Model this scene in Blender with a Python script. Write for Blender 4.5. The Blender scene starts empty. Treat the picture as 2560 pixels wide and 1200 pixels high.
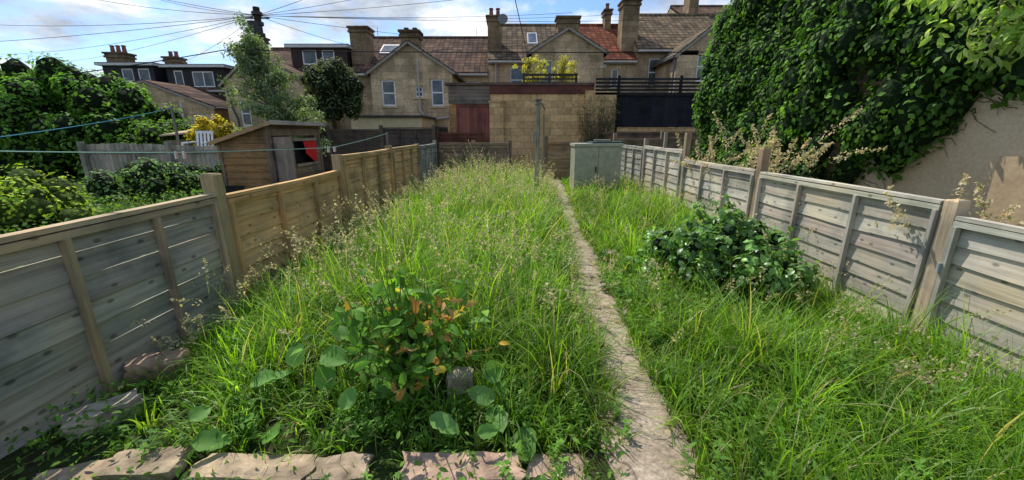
import bpy, math, random, bmesh
import numpy as np
from mathutils import Vector, Matrix, Euler
R=np.random.default_rng(7); random.seed(7)
scene=bpy.context.scene
H=1.2
# ------------------------------------------------------------------ helpers
def link(o,parent=None):
    scene.collection.objects.link(o)
    if parent is not None: o.parent=parent
    return o
def empty(name,loc=(0,0,0)):
    e=bpy.data.objects.new(name,None); e.empty_display_size=.1; link(e); return e
def np_mesh(name,V,faces,C,mat,parent=None,smooth=False):
    V=np.asarray(V,dtype=np.float32).reshape(-1,3)
    me=bpy.data.meshes.new(name)
    me.vertices.add(len(V)); me.vertices.foreach_set('co',V.ravel())
    loops=np.concatenate([np.asarray(f,dtype=np.int32).ravel() for f in faces])
    tot=np.concatenate([np.full(len(f),np.asarray(f).shape[1],dtype=np.int32) for f in faces])
    st=np.concatenate([[0],np.cumsum(tot)[:-1]]).astype(np.int32)
    me.loops.add(len(loops)); me.loops.foreach_set('vertex_index',loops)
    me.polygons.add(len(tot)); me.polygons.foreach_set('loop_start',st); me.polygons.foreach_set('loop_total',tot)
    if smooth: me.polygons.foreach_set('use_smooth',np.ones(len(tot),dtype=bool))
    me.update(calc_edges=True)
    C=np.asarray(C,dtype=np.float32).reshape(-1,3)
    at=me.color_attributes.new('Col','FLOAT_COLOR','POINT')
    at.data.foreach_set('color',np.concatenate([C,np.ones((len(C),1),np.float32)],1).ravel())
    me.materials.append(mat)
    o=bpy.data.objects.new(name,me); link(o,parent); return o
class MB:
    def __init__(s): s.V=[];s.F=[];s.C=[]
    def add(s,pts,faces,col):
        b=len(s.V); s.V+= [tuple(p) for p in pts]; s.F+=[tuple(b+i for i in f) for f in faces]; s.C+=[tuple(col)]*len(pts)
    def poly(s,pts,col): s.add(pts,[tuple(range(len(pts)))],col)
    def hexa(s,p,col): s.add(p,[(0,3,2,1),(4,5,6,7),(0,1,5,4),(1,2,6,5),(2,3,7,6),(3,0,4,7)],col)
    def box(s,x0,x1,y0,y1,z0,z1,col,rz=0,top=None):
        cx,cy=(x0+x1)/2,(y0+y1)/2
        c,sn=math.cos(rz),math.sin(rz)
        def r(x,y,z):
            dx,dy=x-cx,y-cy; return (cx+dx*c-dy*sn,cy+dx*sn+dy*c,z)
        s.hexa([r(x0,y0,z0),r(x1,y0,z0),r(x1,y1,z0),r(x0,y1,z0),r(x0,y0,z1),r(x1,y0,z1),r(x1,y1,z1),r(x0,y1,z1)],col)
    def beam(s,a,b,w,h,col):
        a=Vector(a);b=Vector(b);d=(b-a).normalized()
        up=Vector((0,0,1)) if abs(d.z)<.9 else Vector((0,1,0))
        n=d.cross(up).normalized(); u=n.cross(d)
        q=[]
        for p in (a,b):
            q+=[p-n*w/2-u*h/2,p+n*w/2-u*h/2,p+n*w/2+u*h/2,p-n*w/2+u*h/2]
        s.hexa(q,col)
    def tube(s,pts,rad,col,n=8,cap=True):
        b=len(s.V); P=[Vector(p) for p in pts]
        for i,p in enumerate(P):
            d=(P[min(i+1,len(P)-1)]-P[max(i-1,0)]).normalized()
            up=Vector((0,0,1)) if abs(d.z)<.9 else Vector((1,0,0))
            a=d.cross(up).normalized(); c=d.cross(a)
            r=rad[i] if hasattr(rad,'__len__') else rad
            for k in range(n):
                t=2*math.pi*k/n; s.V.append(tuple(p+a*r*math.cos(t)+c*r*math.sin(t))); s.C.append(tuple(col))
        for i in range(len(P)-1):
            for k in range(n):
                s.F.append((b+i*n+k,b+i*n+(k+1)%n,b+(i+1)*n+(k+1)%n,b+(i+1)*n+k))
        if cap:
            s.F.append(tuple(b+k for k in range(n))[::-1]); s.F.append(tuple(b+(len(P)-1)*n+k for k in range(n)))
    def obj(s,name,mat,parent=None,smooth=False):
        me=bpy.data.meshes.new(name); me.from_pydata(s.V,[],s.F); me.update()
        at=me.color_attributes.new('Col','FLOAT_COLOR','POINT')
        at.data.foreach_set('color',np.array([c+(1,) for c in [tuple(x) for x in s.C]],dtype=np.float32).ravel())
        if smooth:
            for p in me.polygons: p.use_smooth=True
        me.materials.append(mat); o=bpy.data.objects.new(name,me); link(o,parent); return o
def jit(c,a=.15):
    k=1+random.uniform(-a,a); return tuple(max(0,x*k*(1+random.uniform(-.04,.04))) for x in c)
# ------------------------------------------------------------------ materials
def base_mat(name):
    m=bpy.data.materials.new(name); m.use_nodes=True; nt=m.node_tree; nt.nodes.clear()
    out=nt.nodes.new('ShaderNodeOutputMaterial'); b=nt.nodes.new('ShaderNodeBsdfPrincipled')
    nt.links.new(b.outputs[0],out.inputs[0]); return m,nt,b,out
def N(nt,t,**kw):
    n=nt.nodes.new(t)
    for k,v in kw.items():
        if k in n.inputs.keys(): n.inputs[k].default_value=v
        else: setattr(n,k,v)
    return n
def mulcol(nt,a,b,fac=1.0,mode='MULTIPLY'):
    m=nt.nodes.new('ShaderNodeMix'); m.data_type='RGBA'; m.blend_type=mode; m.inputs[0].default_value=fac
    nt.links.new(a,m.inputs[6]); nt.links.new(b,m.inputs[7]); return m.outputs[2]
def noise(nt,vec,scale,stretch=(1,1,1),detail=4,rough=.6):
    mp=N(nt,'ShaderNodeMapping'); mp.inputs['Scale'].default_value=stretch; nt.links.new(vec,mp.inputs[0])
    n=N(nt,'ShaderNodeTexNoise'); n.inputs['Scale'].default_value=scale; n.inputs['Detail'].default_value=detail; n.inputs['Roughness'].default_value=rough
    nt.links.new(mp.outputs[0],n.inputs['Vector']); return n.outputs[0]
def ramp(nt,fac,stops):
    r=nt.nodes.new('ShaderNodeValToRGB'); e=r.color_ramp.elements
    while len(e)<len(stops): e.new(.5)
    for i,(p,c) in enumerate(stops):
        e[i].position=p; e[i].color=(tuple(c) if hasattr(c,'__len__') else (c,c,c))+(1,)
    nt.links.new(fac,r.inputs[0]); return r.outputs[0]
def coords(nt):
    t=nt.nodes.new('ShaderNodeTexCoord'); return t.outputs['Object']
def colattr(nt):
    a=nt.nodes.new('ShaderNodeAttribute'); a.attribute_name='Col'; return a.outputs[0]
def bump(nt,b,h,strength=.4,dist=.01):
    n=N(nt,'ShaderNodeBump'); n.inputs['Strength'].default_value=strength; n.inputs['Distance'].default_value=dist
    nt.links.new(h,n.inputs['Height']); nt.links.new(n.outputs[0],b.inputs['Normal'])
def attr_mat(name,rough=.85,scale=6,stretch=(1,1,1),lo=.6,hi=1.3,bm=.3,dist=.01,spec=.2,stain=0):
    m,nt,b,o=base_mat(name); co=coords(nt)
    f=noise(nt,co,scale,stretch)
    c=mulcol(nt,colattr(nt),ramp(nt,f,[(.3,lo),(.7,hi)]))
    if stain:
        s=noise(nt,co,stain); c=mulcol(nt,c,ramp(nt,s,[(.35,.55),(.6,1.0)]))
    nt.links.new(c,b.inputs['Base Color']); b.inputs['Roughness'].default_value=rough
    b.inputs['Specular IOR Level'].default_value=spec
    if bm: bump(nt,b,f,bm,dist)
    return m
def wood_mat(name,stretch,axis=None):
    m,nt,b,o=base_mat(name); co=coords(nt)
    f=noise(nt,co,1.0,stretch,6,.65)
    big=noise(nt,co,2.3,(1,1,1),5)
    c=mulcol(nt,colattr(nt),ramp(nt,f,[(.3,.62),(.5,1.0),(.72,1.25)]))
    c=mulcol(nt,c,ramp(nt,big,[(.35,(.62,.66,.68)),(.5,(1,1,1)),(.65,(1.2,1.12,1.0))]))
    if axis is not None:
        sp=nt.nodes.new('ShaderNodeSeparateXYZ'); nt.links.new(co,sp.inputs[0]); cb=nt.nodes.new('ShaderNodeCombineXYZ')
        for k,(i,sc) in enumerate(((axis,4.2),(2,8.5))):
            mm=N(nt,'ShaderNodeMath',operation='MULTIPLY'); mm.inputs[1].default_value=sc; nt.links.new(sp.outputs[i],mm.inputs[0]); nt.links.new(mm.outputs[0],cb.inputs[k])
        v=N(nt,'ShaderNodeTexVoronoi'); v.voronoi_dimensions='2D'; v.inputs['Scale'].default_value=1; nt.links.new(cb.outputs[0],v.inputs['Vector'])
        c=mulcol(nt,c,ramp(nt,v.outputs['Distance'],[(.05,.45),(.10,1.0)]))
    nt.links.new(c,b.inputs['Base Color']); b.inputs['Roughness'].default_value=.85; b.inputs['Specular IOR Level'].default_value=.12
    bump(nt,b,f,.5,.004); return m
WY=wood_mat('weathered_wood_along_y',(45,1.6,45),1)
WX=wood_mat('weathered_wood_along_x',(1.6,45,45),0)
WZ=wood_mat('weathered_wood_upright',(40,40,2))
PLAIN=attr_mat('painted_surface',.55,5,lo=.85,hi=1.08,bm=0)
METAL=attr_mat('weathered_metal',.5,9,lo=.75,hi=1.1,bm=.1,spec=.4)
ROCK=attr_mat('garden_stone',.95,14,lo=.55,hi=1.3,bm=.8,dist=.02,stain=5)
BARK=attr_mat('bark',.95,9,(4,4,1),lo=.5,hi=1.3,bm=.8,dist=.02)
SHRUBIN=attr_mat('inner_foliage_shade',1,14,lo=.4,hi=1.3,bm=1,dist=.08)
def leaf_mat(name,trans=.35,rough=.45,spec=.35,tint=(1.25,1.25,.6)):
    m,nt,b,o=base_mat(name); c=colattr(nt)
    nt.links.new(c,b.inputs['Base Color']); b.inputs['Roughness'].default_value=rough; b.inputs['Specular IOR Level'].default_value=spec
    t=nt.nodes.new('ShaderNodeBsdfTranslucent'); rgb=nt.nodes.new('ShaderNodeRGB'); rgb.outputs[0].default_value=tint+(1,)
    nt.links.new(mulcol(nt,c,rgb.outputs[0]),t.inputs[0])
    mx=nt.nodes.new('ShaderNodeMixShader'); mx.inputs[0].default_value=trans
    nt.links.new(b.outputs[0],mx.inputs[1]); nt.links.new(t.outputs[0],mx.inputs[2]); nt.links.new(mx.outputs[0],o.inputs[0]); return m
GRASS=leaf_mat('grass_blade',.5,.45,.35,(1.75,1.75,.5))
SEED=leaf_mat('dry_seed_head',.45,.8,.1,(1.3,1.15,.8))
LEAF=leaf_mat('leaf',.4,.6,.15,(1.5,1.6,.6))
GLOSSY=leaf_mat('glossy_leaf',.3,.38,.4,(1.5,1.6,.6))
def stone_mat(name,col,bw=.62,bh=.3,stain=.5):
    m,nt,b,o=base_mat(name); co=coords(nt)
    sp=nt.nodes.new('ShaderNodeSeparateXYZ'); nt.links.new(co,sp.inputs[0])
    ad=N(nt,'ShaderNodeMath',operation='ADD'); nt.links.new(sp.outputs[0],ad.inputs[0]); nt.links.new(sp.outputs[1],ad.inputs[1])
    cb=nt.nodes.new('ShaderNodeCombineXYZ'); nt.links.new(ad.outputs[0],cb.inputs[0]); nt.links.new(sp.outputs[2],cb.inputs[1])
    br=nt.nodes.new('ShaderNodeTexBrick'); br.inputs['Scale'].default_value=1
    br.inputs['Brick Width'].default_value=bw; br.inputs['Row Height'].default_value=bh; br.inputs['Mortar Size'].default_value=.008; br.inputs['Mortar Smooth'].default_value=.3
    br.inputs['Color1'].default_value=tuple(x*1.15 for x in col)+(1,); br.inputs['Color2'].default_value=tuple(x*.78 for x in col)+(1,)
    br.inputs['Mortar'].default_value=tuple(x*.55 for x in col)+(1,)
    nt.links.new(cb.outputs[0],br.inputs[0])
    f=noise(nt,co,.9,(1,1,.5),6,.7); c=mulcol(nt,br.outputs[0],ramp(nt,f,[(.36,stain),(.58,1.05)]))
    g=noise(nt,co,9); c=mulcol(nt,c,ramp(nt,g,[(.3,.75),(.7,1.2)])); 
    c=mulcol(nt,c,colattr(nt))
    nt.links.new(c,b.inputs['Base Color']); b.inputs['Roughness'].default_value=.92; b.inputs['Specular IOR Level'].default_value=.1
    bump(nt,b,g,.3,.02); return m
STONE=stone_mat('bath_stone_ashlar',(.56,.42,.26))
BLOCK=stone_mat('garage_stone_block',(.66,.44,.22),.45,.22,.72)
def tile_mat():
    m,nt,b,o=base_mat('clay_roof_tiles'); co=coords(nt)
    sp=nt.nodes.new('ShaderNodeSeparateXYZ'); nt.links.new(co,sp.inputs[0])
    cb=nt.nodes.new('ShaderNodeCombineXYZ'); nt.links.new(sp.outputs[0],cb.inputs[0]); nt.links.new(sp.outputs[2],cb.inputs[1])
    br=nt.nodes.new('ShaderNodeTexBrick'); br.inputs['Scale'].default_value=1; br.offset=.0
    br.inputs['Brick Width'].default_value=.3; br.inputs['Row Height'].default_value=.2; br.inputs['Mortar Size'].default_value=.032; br.inputs['Mortar Smooth'].default_value=1
    br.inputs['Color1'].default_value=(1.3,1.2,1.1,1); br.inputs['Color2'].default_value=(.6,.6,.63,1); br.inputs['Mortar'].default_value=(.2,.18,.18,1)
    nt.links.new(cb.outputs[0],br.inputs[0]); f=noise(nt,co,1.3,(1,1,1),5,.7)
    c=mulcol(nt,br.outputs[0],colattr(nt)); c=mulcol(nt,c,ramp(nt,f,[(.35,(.55,.6,.6)),(.65,(1.25,1.2,1.1))]))
    nt.links.new(c,b.inputs['Base Color']); b.inputs['Roughness'].default_value=.95; b.inputs['Specular IOR Level'].default_value=.05
    bump(nt,b,br.outputs[1],-.8,.06); return m
TILE=tile_mat()
def glass_mat():
    m,nt,b,o=base_mat('window_glass'); co=coords(nt); f=noise(nt,co,1.1)
    nt.links.new(ramp(nt,f,[(.4,(.015,.018,.02)),(.65,(.14,.15,.16))]),b.inputs['Base Color']); b.inputs['Roughness'].default_value=.06; b.inputs['Specular IOR Level'].default_value=.6; return m
GLASS=glass_mat()
def ground_mat():
    m,nt,b,o=base_mat('rough_ground'); co=coords(nt); f=noise(nt,co,3,detail=8,rough=.7); g=noise(nt,co,22,detail=5)
    c=ramp(nt,f,[(.35,(.06,.045,.028)),(.5,(.045,.06,.02)),(.68,(.05,.085,.02))])
    c=mulcol(nt,c,ramp(nt,g,[(.3,.5),(.7,1.3)])); nt.links.new(c,b.inputs['Base Color']); b.inputs['Roughness'].default_value=1; b.inputs['Specular IOR Level'].default_value=.05
    bump(nt,b,g,.8,.03); return m
def path_mat():
    m,nt,b,o=base_mat('worn_concrete'); co=coords(nt); f=noise(nt,co,7,detail=8,rough=.75); g=noise(nt,co,60,detail=4); h=noise(nt,co,4.2,detail=8,rough=.78)
    c=ramp(nt,f,[(.3,(.22,.165,.115)),(.5,(.42,.335,.245)),(.7,(.52,.43,.33))])
    c=mulcol(nt,c,ramp(nt,g,[(.3,.65),(.7,1.22)])); 
    c=mulcol(nt,c,ramp(nt,h,[(.38,(.38,.36,.28)),(.49,(1,1,1))]))
    v=N(nt,'ShaderNodeTexVoronoi',feature='DISTANCE_TO_EDGE'); v.inputs['Scale'].default_value=1.3
    mp=N(nt,'ShaderNodeVectorMath',operation='ADD'); nt.links.new(co,mp.inputs[0])
    nn=N(nt,'ShaderNodeTexNoise'); nn.inputs['Scale'].default_value=5; nt.links.new(co,nn.inputs['Vector'])
    sc=N(nt,'ShaderNodeVectorMath',operation='SCALE'); sc.inputs[3].default_value=.3; nt.links.new(nn.outputs[1],sc.inputs[0]); nt.links.new(sc.outputs[0],mp.inputs[1])
    nt.links.new(mp.outputs[0],v.inputs['Vector'])
    c=mulcol(nt,c,ramp(nt,v.outputs['Distance'],[(.0,.4),(.014,1.0)]))
    nt.links.new(c,b.inputs['Base Color']); b.inputs['Roughness'].default_value=.95; b.inputs['Specular IOR Level'].default_value=.1
    bump(nt,b,f,.8,.025); return m
def render_wall_mat():
    m,nt,b,o=base_mat('old_render'); co=coords(nt); f=noise(nt,co,.9,(1,1,1),8,.7); g=noise(nt,co,30,detail=5)
    c=ramp(nt,f,[(.32,(.50,.37,.24)),(.5,(.62,.48,.32)),(.68,(.68,.54,.38))])
    c=mulcol(nt,c,ramp(nt,g,[(.3,.85),(.7,1.1)])); c=mulcol(nt,c,colattr(nt)); nt.links.new(c,b.inputs['Base Color']); b.inputs['Roughness'].default_value=.95; b.inputs['Specular IOR Level'].default_value=.1
    bump(nt,b,f,.5,.03); return m
# ------------------------------------------------------------------ world, sun, camera
az=math.radians(-32); el=math.radians(52)
w=bpy.data.worlds.new('World'); scene.world=w; w.use_nodes=True; nt=w.node_tree; nt.nodes.clear()
out=nt.nodes.new('ShaderNodeOutputWorld'); bg=nt.nodes.new('ShaderNodeBackground'); bg.inputs[1].default_value=.15
sky=nt.nodes.new('ShaderNodeTexSky'); sky.sky_type='NISHITA'; sky.sun_disc=False; sky.sun_elevation=el; sky.sun_rotation=az; sky.air_density=1.0; sky.dust_density=.5; sky.ozone_density=2.0
tc=nt.nodes.new('ShaderNodeTexCoord'); sp=nt.nodes.new('ShaderNodeSeparateXYZ'); nt.links.new(tc.outputs['Generated'],sp.inputs[0])
zc=N(nt,'ShaderNodeMath',operation='MAXIMUM'); zc.inputs[1].default_value=0; nt.links.new(sp.outputs[2],zc.inputs[0])
za=N(nt,'ShaderNodeMath',operation='ADD'); za.inputs[1].default_value=.25; nt.links.new(zc.outputs[0],za.inputs[0])
dv=N(nt,'ShaderNodeVectorMath',operation='DIVIDE'); nt.links.new(tc.outputs['Generated'],dv.inputs[0])
cz=nt.nodes.new('ShaderNodeCombineXYZ'); 
for i in range(3): nt.links.new(za.outputs[0],cz.inputs[i])
nt.links.new(cz.outputs[0],dv.inputs[1])
mp=N(nt,'ShaderNodeMapping'); mp.inputs['Location'].default_value=(2.3,.6,0); mp.inputs['Scale'].default_value=(1,1,.3); nt.links.new(dv.outputs[0],mp.inputs[0])
def wn(scale,detail,rough):
    n=N(nt,'ShaderNodeTexNoise'); n.inputs['Scale'].default_value=scale; n.inputs['Detail'].default_value=detail; n.inputs['Roughness'].default_value=rough; nt.links.new(mp.outputs[0],n.inputs['Vector']); return n.outputs[0]
cl=ramp(nt,wn(1.9,9,.6),[(.43,0.0),(.56,1.0)])
shade=ramp(nt,wn(2.6,7,.6),[(.34,(2.8,3.3,4.2)),(.5,(5.0,5.5,6.2)),(.62,(8.4,8.5,8.6))])
skc=nt.nodes.new('ShaderNodeRGB'); skc.outputs[0].default_value=(.8,.95,1.15,1)
skm=mulcol(nt,sky.outputs[0],skc.outputs[0])
mx=nt.nodes.new('ShaderNodeMix'); mx.data_type='RGBA'; nt.links.new(cl,mx.inputs[0]); nt.links.new(skm,mx.inputs[6]); nt.links.new(shade,mx.inputs[7])
nt.links.new(mx.outputs[2],bg.inputs[0]); nt.links.new(bg.outputs[0],out.inputs[0])
sd=bpy.data.lights.new('sun','SUN'); sd.energy=5; sd.angle=math.radians(.5); sd.color=(1,.95,.86)
so=bpy.data.objects.new('sun',sd); link(so)
sv=Vector((math.sin(az)*math.cos(el),math.cos(az)*math.cos(el),math.sin(el)))
so.rotation_euler=sv.to_track_quat('Z','Y').to_euler()
cd=bpy.data.cameras.new('camera'); cam=bpy.data.objects.new('camera',cd); link(cam); scene.camera=cam
cd.sensor_width=36; cd.lens=14.06; cd.clip_start=.05; cd.clip_end=3000
cam.location=(0,0,H); cam.rotation_euler=(math.radians(90-15.1),0,0)
scene.view_settings.view_transform='Standard'; scene.view_settings.look='None'; scene.view_settings.exposure=0
# ------------------------------------------------------------------ ground
def gz(x,y):
    x=np.asarray(x,float); y=np.asarray(y,float)
    r=np.clip((x-.9)/1.7,0,1)*np.clip((7-y)/4,0,1)*-.16
    lump=.02*np.sin(x*3.1+1)*np.sin(y*2.3)+.012*np.sin(x*9+y*5)
    near=(np.abs(x)<12)&(y<13)
    return r+np.where(near,lump,0)
def lines(lo,hi,step,far):
    a=list(np.arange(lo,hi,step)); return np.array([-far,-far*.4,-far*.1,lo-20,lo-6]+a+[hi+6,hi+20,far*.1,far*.4,far])
xs=lines(-9,6.5,.15,900); ys=lines(-1,12,.15,900)
X,Y=np.meshgrid(xs,ys); Z=gz(X,Y); nx,ny=len(xs),len(ys)
I=np.arange(nx*ny).reshape(ny,nx)
F=np.stack([I[:-1,:-1],I[:-1,1:],I[1:,1:],I[1:,:-1]],-1).reshape(-1,4)
np_mesh('ground',np.stack([X,Y,Z],-1),[F],np.ones((nx*ny,3)),ground_mat(),smooth=True)
def pathx(y): return np.interp(y,[0,1.15,2.15,4.1,7.3,10.5],[.46,.53,.59,.70,.92,1.1])
def pathw(y): return np.interp(y,[0,1.15,2.15,4.1,7.3,10.5],[.17,.14,.095,.11,.11,.1])
yy=np.linspace(-.5,10.4,110); ts=np.linspace(-1,1,7)
PV=[];
for y in yy:
    for t in ts:
        ww=(pathw(y)+.06)*(1+.06*math.sin(y*7)*math.copysign(1,t)); x=pathx(y)+t*ww
        PV.append((x,y,.034+.006*math.sin(y*5+t)-(.03 if abs(t)==1 else 0)))
I=np.arange(len(yy)*7).reshape(len(yy),7); F=np.stack([I[:-1,:-1],I[:-1,1:],I[1:,1:],I[1:,:-1]],-1).reshape(-1,4)
np_mesh('garden_path',PV,[F],np.ones((len(PV),3)),path_mat(),smooth=True)
# ------------------------------------------------------------------ fences
GREY=(.31,.295,.255); ORG=(.60,.39,.19); SILV=(.45,.405,.33); BRN=(.24,.17,.12); DK=(.08,.062,.05)
def panel(mb,mf,p0,p1,z0,z1,n,col,e=.115,gap=False,nb=2,fcol=None,battens=True):
    p0=Vector((p0[0],p0[1],0));p1=Vector((p1[0],p1[1],0));d=(p1-p0);L=d.length;d.normalize();n=Vector((n[0],n[1],0))
    fcol=fcol or tuple(c*1.1 for c in col)
    k=int((z1-.03-z0)/e)+1; K=9
    for i in range(k):
        zb=z0+i*e; zt=min(zb+e*(1.13 if not(gap and random.random()<.5) else .965),z1-.015)
        c=jit(col,.2); pb=random.random()*9; b=len(mb.V)
        for j in range(K+1):
            t=j/K; base=p0+d*(L*t); wob=.006*math.sin(pb+t*5)+.004*math.sin(pb*3+t*13)
            for off,z in ((.022,zb+wob),(.007,zt+(wob*.4 if not gap else 0)),(-.003,zt+(wob*.4 if not gap else 0)),(.010,zb+wob)):
                q=base+n*off; mb.V.append((q.x,q.y,z)); mb.C.append(c)
        for j in range(K):
            for a in range(4):
                mb.F.append((b+j*4+a,b+j*4+(a+1)%4,b+(j+1)*4+(a+1)%4,b+(j+1)*4+a))
    a=p0+n*.012;bb=p1+n*.012
    mid=a.lerp(bb,.5); dz=random.uniform(-.012,.006)
    mb.beam((a.x,a.y,z1),(mid.x,mid.y,z1+dz),.055,.022,jit(tuple(c*1.2 for c in fcol),.1)); mb.beam((mid.x,mid.y,z1+dz),(bb.x,bb.y,z1),.055,.022,jit(tuple(c*1.2 for c in fcol),.1))
    a=p0+n*.034;bb=p1+n*.034
    mb.beam((a.x,a.y,z1-.034),(bb.x,bb.y,z1-.034),.018,.032,jit(fcol,.1))
    if battens:
        for i in range(nb+2):
            t=i/(nb+1); t=min(max(t,.012),.988); q=p0+d*(L*t)+n*.037
            mf.beam((q.x,q.y,z0-.03),(q.x+random.uniform(-.006,.006),q.y+random.uniform(-.01,.01),z1-.05),.034,.026,jit(fcol,.15))
def post(mf,x,y,z0,z1,col,s=.09,lean=(0,0)):
    h=s/2; c=jit(col,.08)
    q=[(x-h,y-h,z0),(x+h,y-h,z0),(x+h,y+h,z0),(x-h,y+h,z0)]
    q2=[(a+lean[0],b+lean[1],z1-.012) for a,b,_ in q]
    mf.hexa(q+q2,c)
    r=h*.85; mf.hexa([(a,b,z1-.012) for a,b,_ in q2]+[(x-r+lean[0],y-r+lean[1],z1),(x+r+lean[0],y-r+lean[1],z1),(x+r+lean[0],y+r+lean[1],z1-.004),(x-r+lean[0],y+r+lean[1],z1-.004)],tuple(k*1.1 for k in c))
fl=empty('wooden_fence'); mb,mf=MB(),MB(); LX=-1.94
panel(mb,mf,(LX,-1.25),(LX,.64),.0,.80,(1,0),GREY)
panel(mb,mf,(LX,.73),(LX,2.56),.0,.81,(1,0),GREY,gap=True,nb=3,fcol=(.40,.31,.20))
panel(mb,mf,(LX,2.66),(LX,4.49),.02,.785,(1,0),ORG,fcol=(.50,.31,.14))
panel(mb,mf,(LX,4.59),(LX,6.42),.03,.94,(1,0),ORG,fcol=(.52,.34,.16),nb=2)
panel(mb,mf,(LX,6.52),(LX,8.35),.03,.945,(1,0),(.54,.36,.19),fcol=(.48,.32,.16),nb=2)
panel(mb,mf,(LX,8.45),(LX,10.3),.03,.92,(1,0),GREY)
for y,z,c in ((.68,.93,GREY),(2.61,.945,(.42,.32,.18)),(4.54,.965,(.44,.32,.18)),(6.47,1.0,(.44,.32,.18)),(8.4,.98,GREY),(10.35,1.0,GREY)): post(mf,LX,y,-.1,z,c,.085,(-.01,0))
mb.obj('boards',WY,fl); mf.obj('posts_and_battens',WZ,fl)
fr=empty('wooden_fence'); mb,mf=MB(),MB(); RX=2.64
panel(mb,mf,(RX,.45),(RX,2.30),-.25,.714,(-1,0),SILV,gap=True)
panel(mb,mf,(RX,-1.45),(RX,.38),-.25,.70,(-1,0),SILV)
panel(mb,mf,(RX,2.40),(RX,4.23),-.20,.79,(-1,0),SILV)
panel(mb,mf,(RX,4.33),(RX,6.15),-.12,.80,(-1,0),SILV)
panel(mb,mf,(RX,6.25),(RX,8.05),-.05,.935,(-1,0),SILV)
panel(mb,mf,(RX,8.15),(RX,9.95),-.02,.90,(-1,0),GREY)
for y,z,c in ((.42,.82,SILV),(2.35,.815,(.54,.43,.28)),(4.28,1.04,(.32,.22,.14)),(6.2,1.19,(.32,.24,.17)),(8.1,1.08,GREY),(10.0,1.0,GREY)): post(mf,RX,y,-.4,z,c,.078,(.005,0))
post(mf,2.72,7.3,-.1,1.2,(.27,.24,.2),.05)
mb.obj('boards',WY,fr); mf.obj('posts_and_battens',WZ,fr)
m_=MB(); m_.box(2.565,2.585,2.28,2.295,.38,.44,(.35,.37,.38)); m_.obj('metal_bracket',METAL,fr)
fb=empty('wooden_fence'); mb,mf=MB(),MB()
panel(mb,mf,(-1.85,10.45),(-.08,10.6),.0,.93,(0,-1),BRN)
panel(mb,mf,(.92,10.6),(1.7,10.6),-.05,.96,(0,-1),(.32,.22,.13),battens=False)
for x,z in ((-.05,1.0),(.88,1.1),(-1.0,1.0),(1.75,1.05)): post(mf,x,10.63,-.1,z,BRN)
mb.obj('boards',WX,fb); mf.obj('posts_and_battens',WZ,fb)
fn=empty('wooden_fence'); mb,mf=MB(),MB()
for i,(x,z,c) in enumerate(((2.75,1.03,BRN),(4.0,1.06,(.2,.15,.11)))):
    panel(mb,mf,(x,10.9),(x+1.2,10.9),.0,z,(0,-1),c); post(mf,x-.03,10.9,-.1,z+.15,(.25,.2,.15))
panel(mb,mf,(2.75,12.2),(5.6,12.2),.4,1.2,(0,-1),(.13,.09,.07))
mb.obj('boards',WX,fn); mf.obj('posts_and_battens',WZ,fn)
fd=empty('wooden_fence'); mb,mf=MB(),MB()
for i,x in enumerate(np.arange(-6.9,-2.2,1.55)):
    c=[DK,(.11,.085,.065),(.09,.07,.06),(.13,.055,.04)][i%4]
    panel(mb,mf,(x,12.2),(x+1.45,12.2),.0,1.32-.04*(i%2)-(.1 if i==3 else 0),(0,-1),c); post(mf,x-.05,12.2,-.1,1.4,(.14,.11,.08))
panel(mb,mf,(-2.2,12.0),(-2.2,13.9),.0,1.35,(1,0),DK)
mb.obj('boards',WX,fd); mf.obj('posts_and_battens',WZ,fd)
fp=empty('picket_fence'); mb=MB()
x=-9.3
while x<-6.0:
    zt=.93+.03*math.sin(x*2)+random.uniform(-.012,.012); y=9.0+.12*(x+9)
    mb.box(x,x+.085,y,y+.02,-.05,zt,jit((.38,.34,.27),.22)); x+=.094
for z in (.15,.78): mb.beam((-9.35,8.93,z),(-6.0,9.33,z),.03,.07,(.30,.27,.21))
for x in (-9.3,-7.6,-6.05): post(mb,x,8.90+.12*(x+9),-.2,1.0,(.30,.27,.21))
mb.obj('pickets',WZ,fp)
# ------------------------------------------------------------------ garden shed
sh=empty('garden_shed'); mb=MB(); x0,x1,y0,y1=-4.98,-4.16,7.0,8.85
zl,zr=1.04,1.30
SC=(.16,.10,.06); e=.12
def xlim(z): return x0 if z<=zl else x0+(z-zl)/(zr-zl)*(x1-x0)
for i in range(14):
    zb=-.3+i*e
    zt=min(zb+e*1.1,1.3)
    if zb<zr-.01:
        a=xlim(min(zt,zr-.005)); c=jit((.30,.175,.085),.45)
        mb.hexa([(xlim(zb),y0-.026,zb),(x1,y0-.026,zb),(x1,y0-.005,zb),(xlim(zb),y0-.005,zb),(a,y0-.006,min(zt,zr)),(x1,y0-.006,min(zt,zr)),(x1,y0+.004,min(zt,zr)),(a,y0+.004,min(zt,zr))],c)
mb.obj('front_boards',WX,sh)
mb=MB()
wy0,wy1,wz0,wz1=7.8,8.66,.58,1.06; dy0,dy1=7.12,7.70
for i in range(14):
    zb=-.3+i*e; zt=min(zb+e*1.1,zr)
    if zb>=zr-.02: continue
    segs=[(y0,dy0),(dy1,y1)]
    if zt>wz0+.02 and zb<wz1-.02: segs=[(y0,dy0),(dy1,wy0),(wy1,y1)]
    if zb>1.08: segs=[(y0,y1)]
    for a,b in segs:
        c=jit((.19,.14,.10),.3)
        mb.hexa([(x1+.005,a,zb),(x1+.022,a,zb),(x1+.022,b,zb),(x1+.005,b,zb),(x1-.004,a,zt),(x1+.008,a,zt),(x1+.008,b,zt),(x1-.004,b,zt)],c)
mb.box(x0-.004,x0+.015,y0,y1,-.3,zl-.01,SC); mb.box(x0,x1,y1-.02,y1,-.3,zl,SC)
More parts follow.
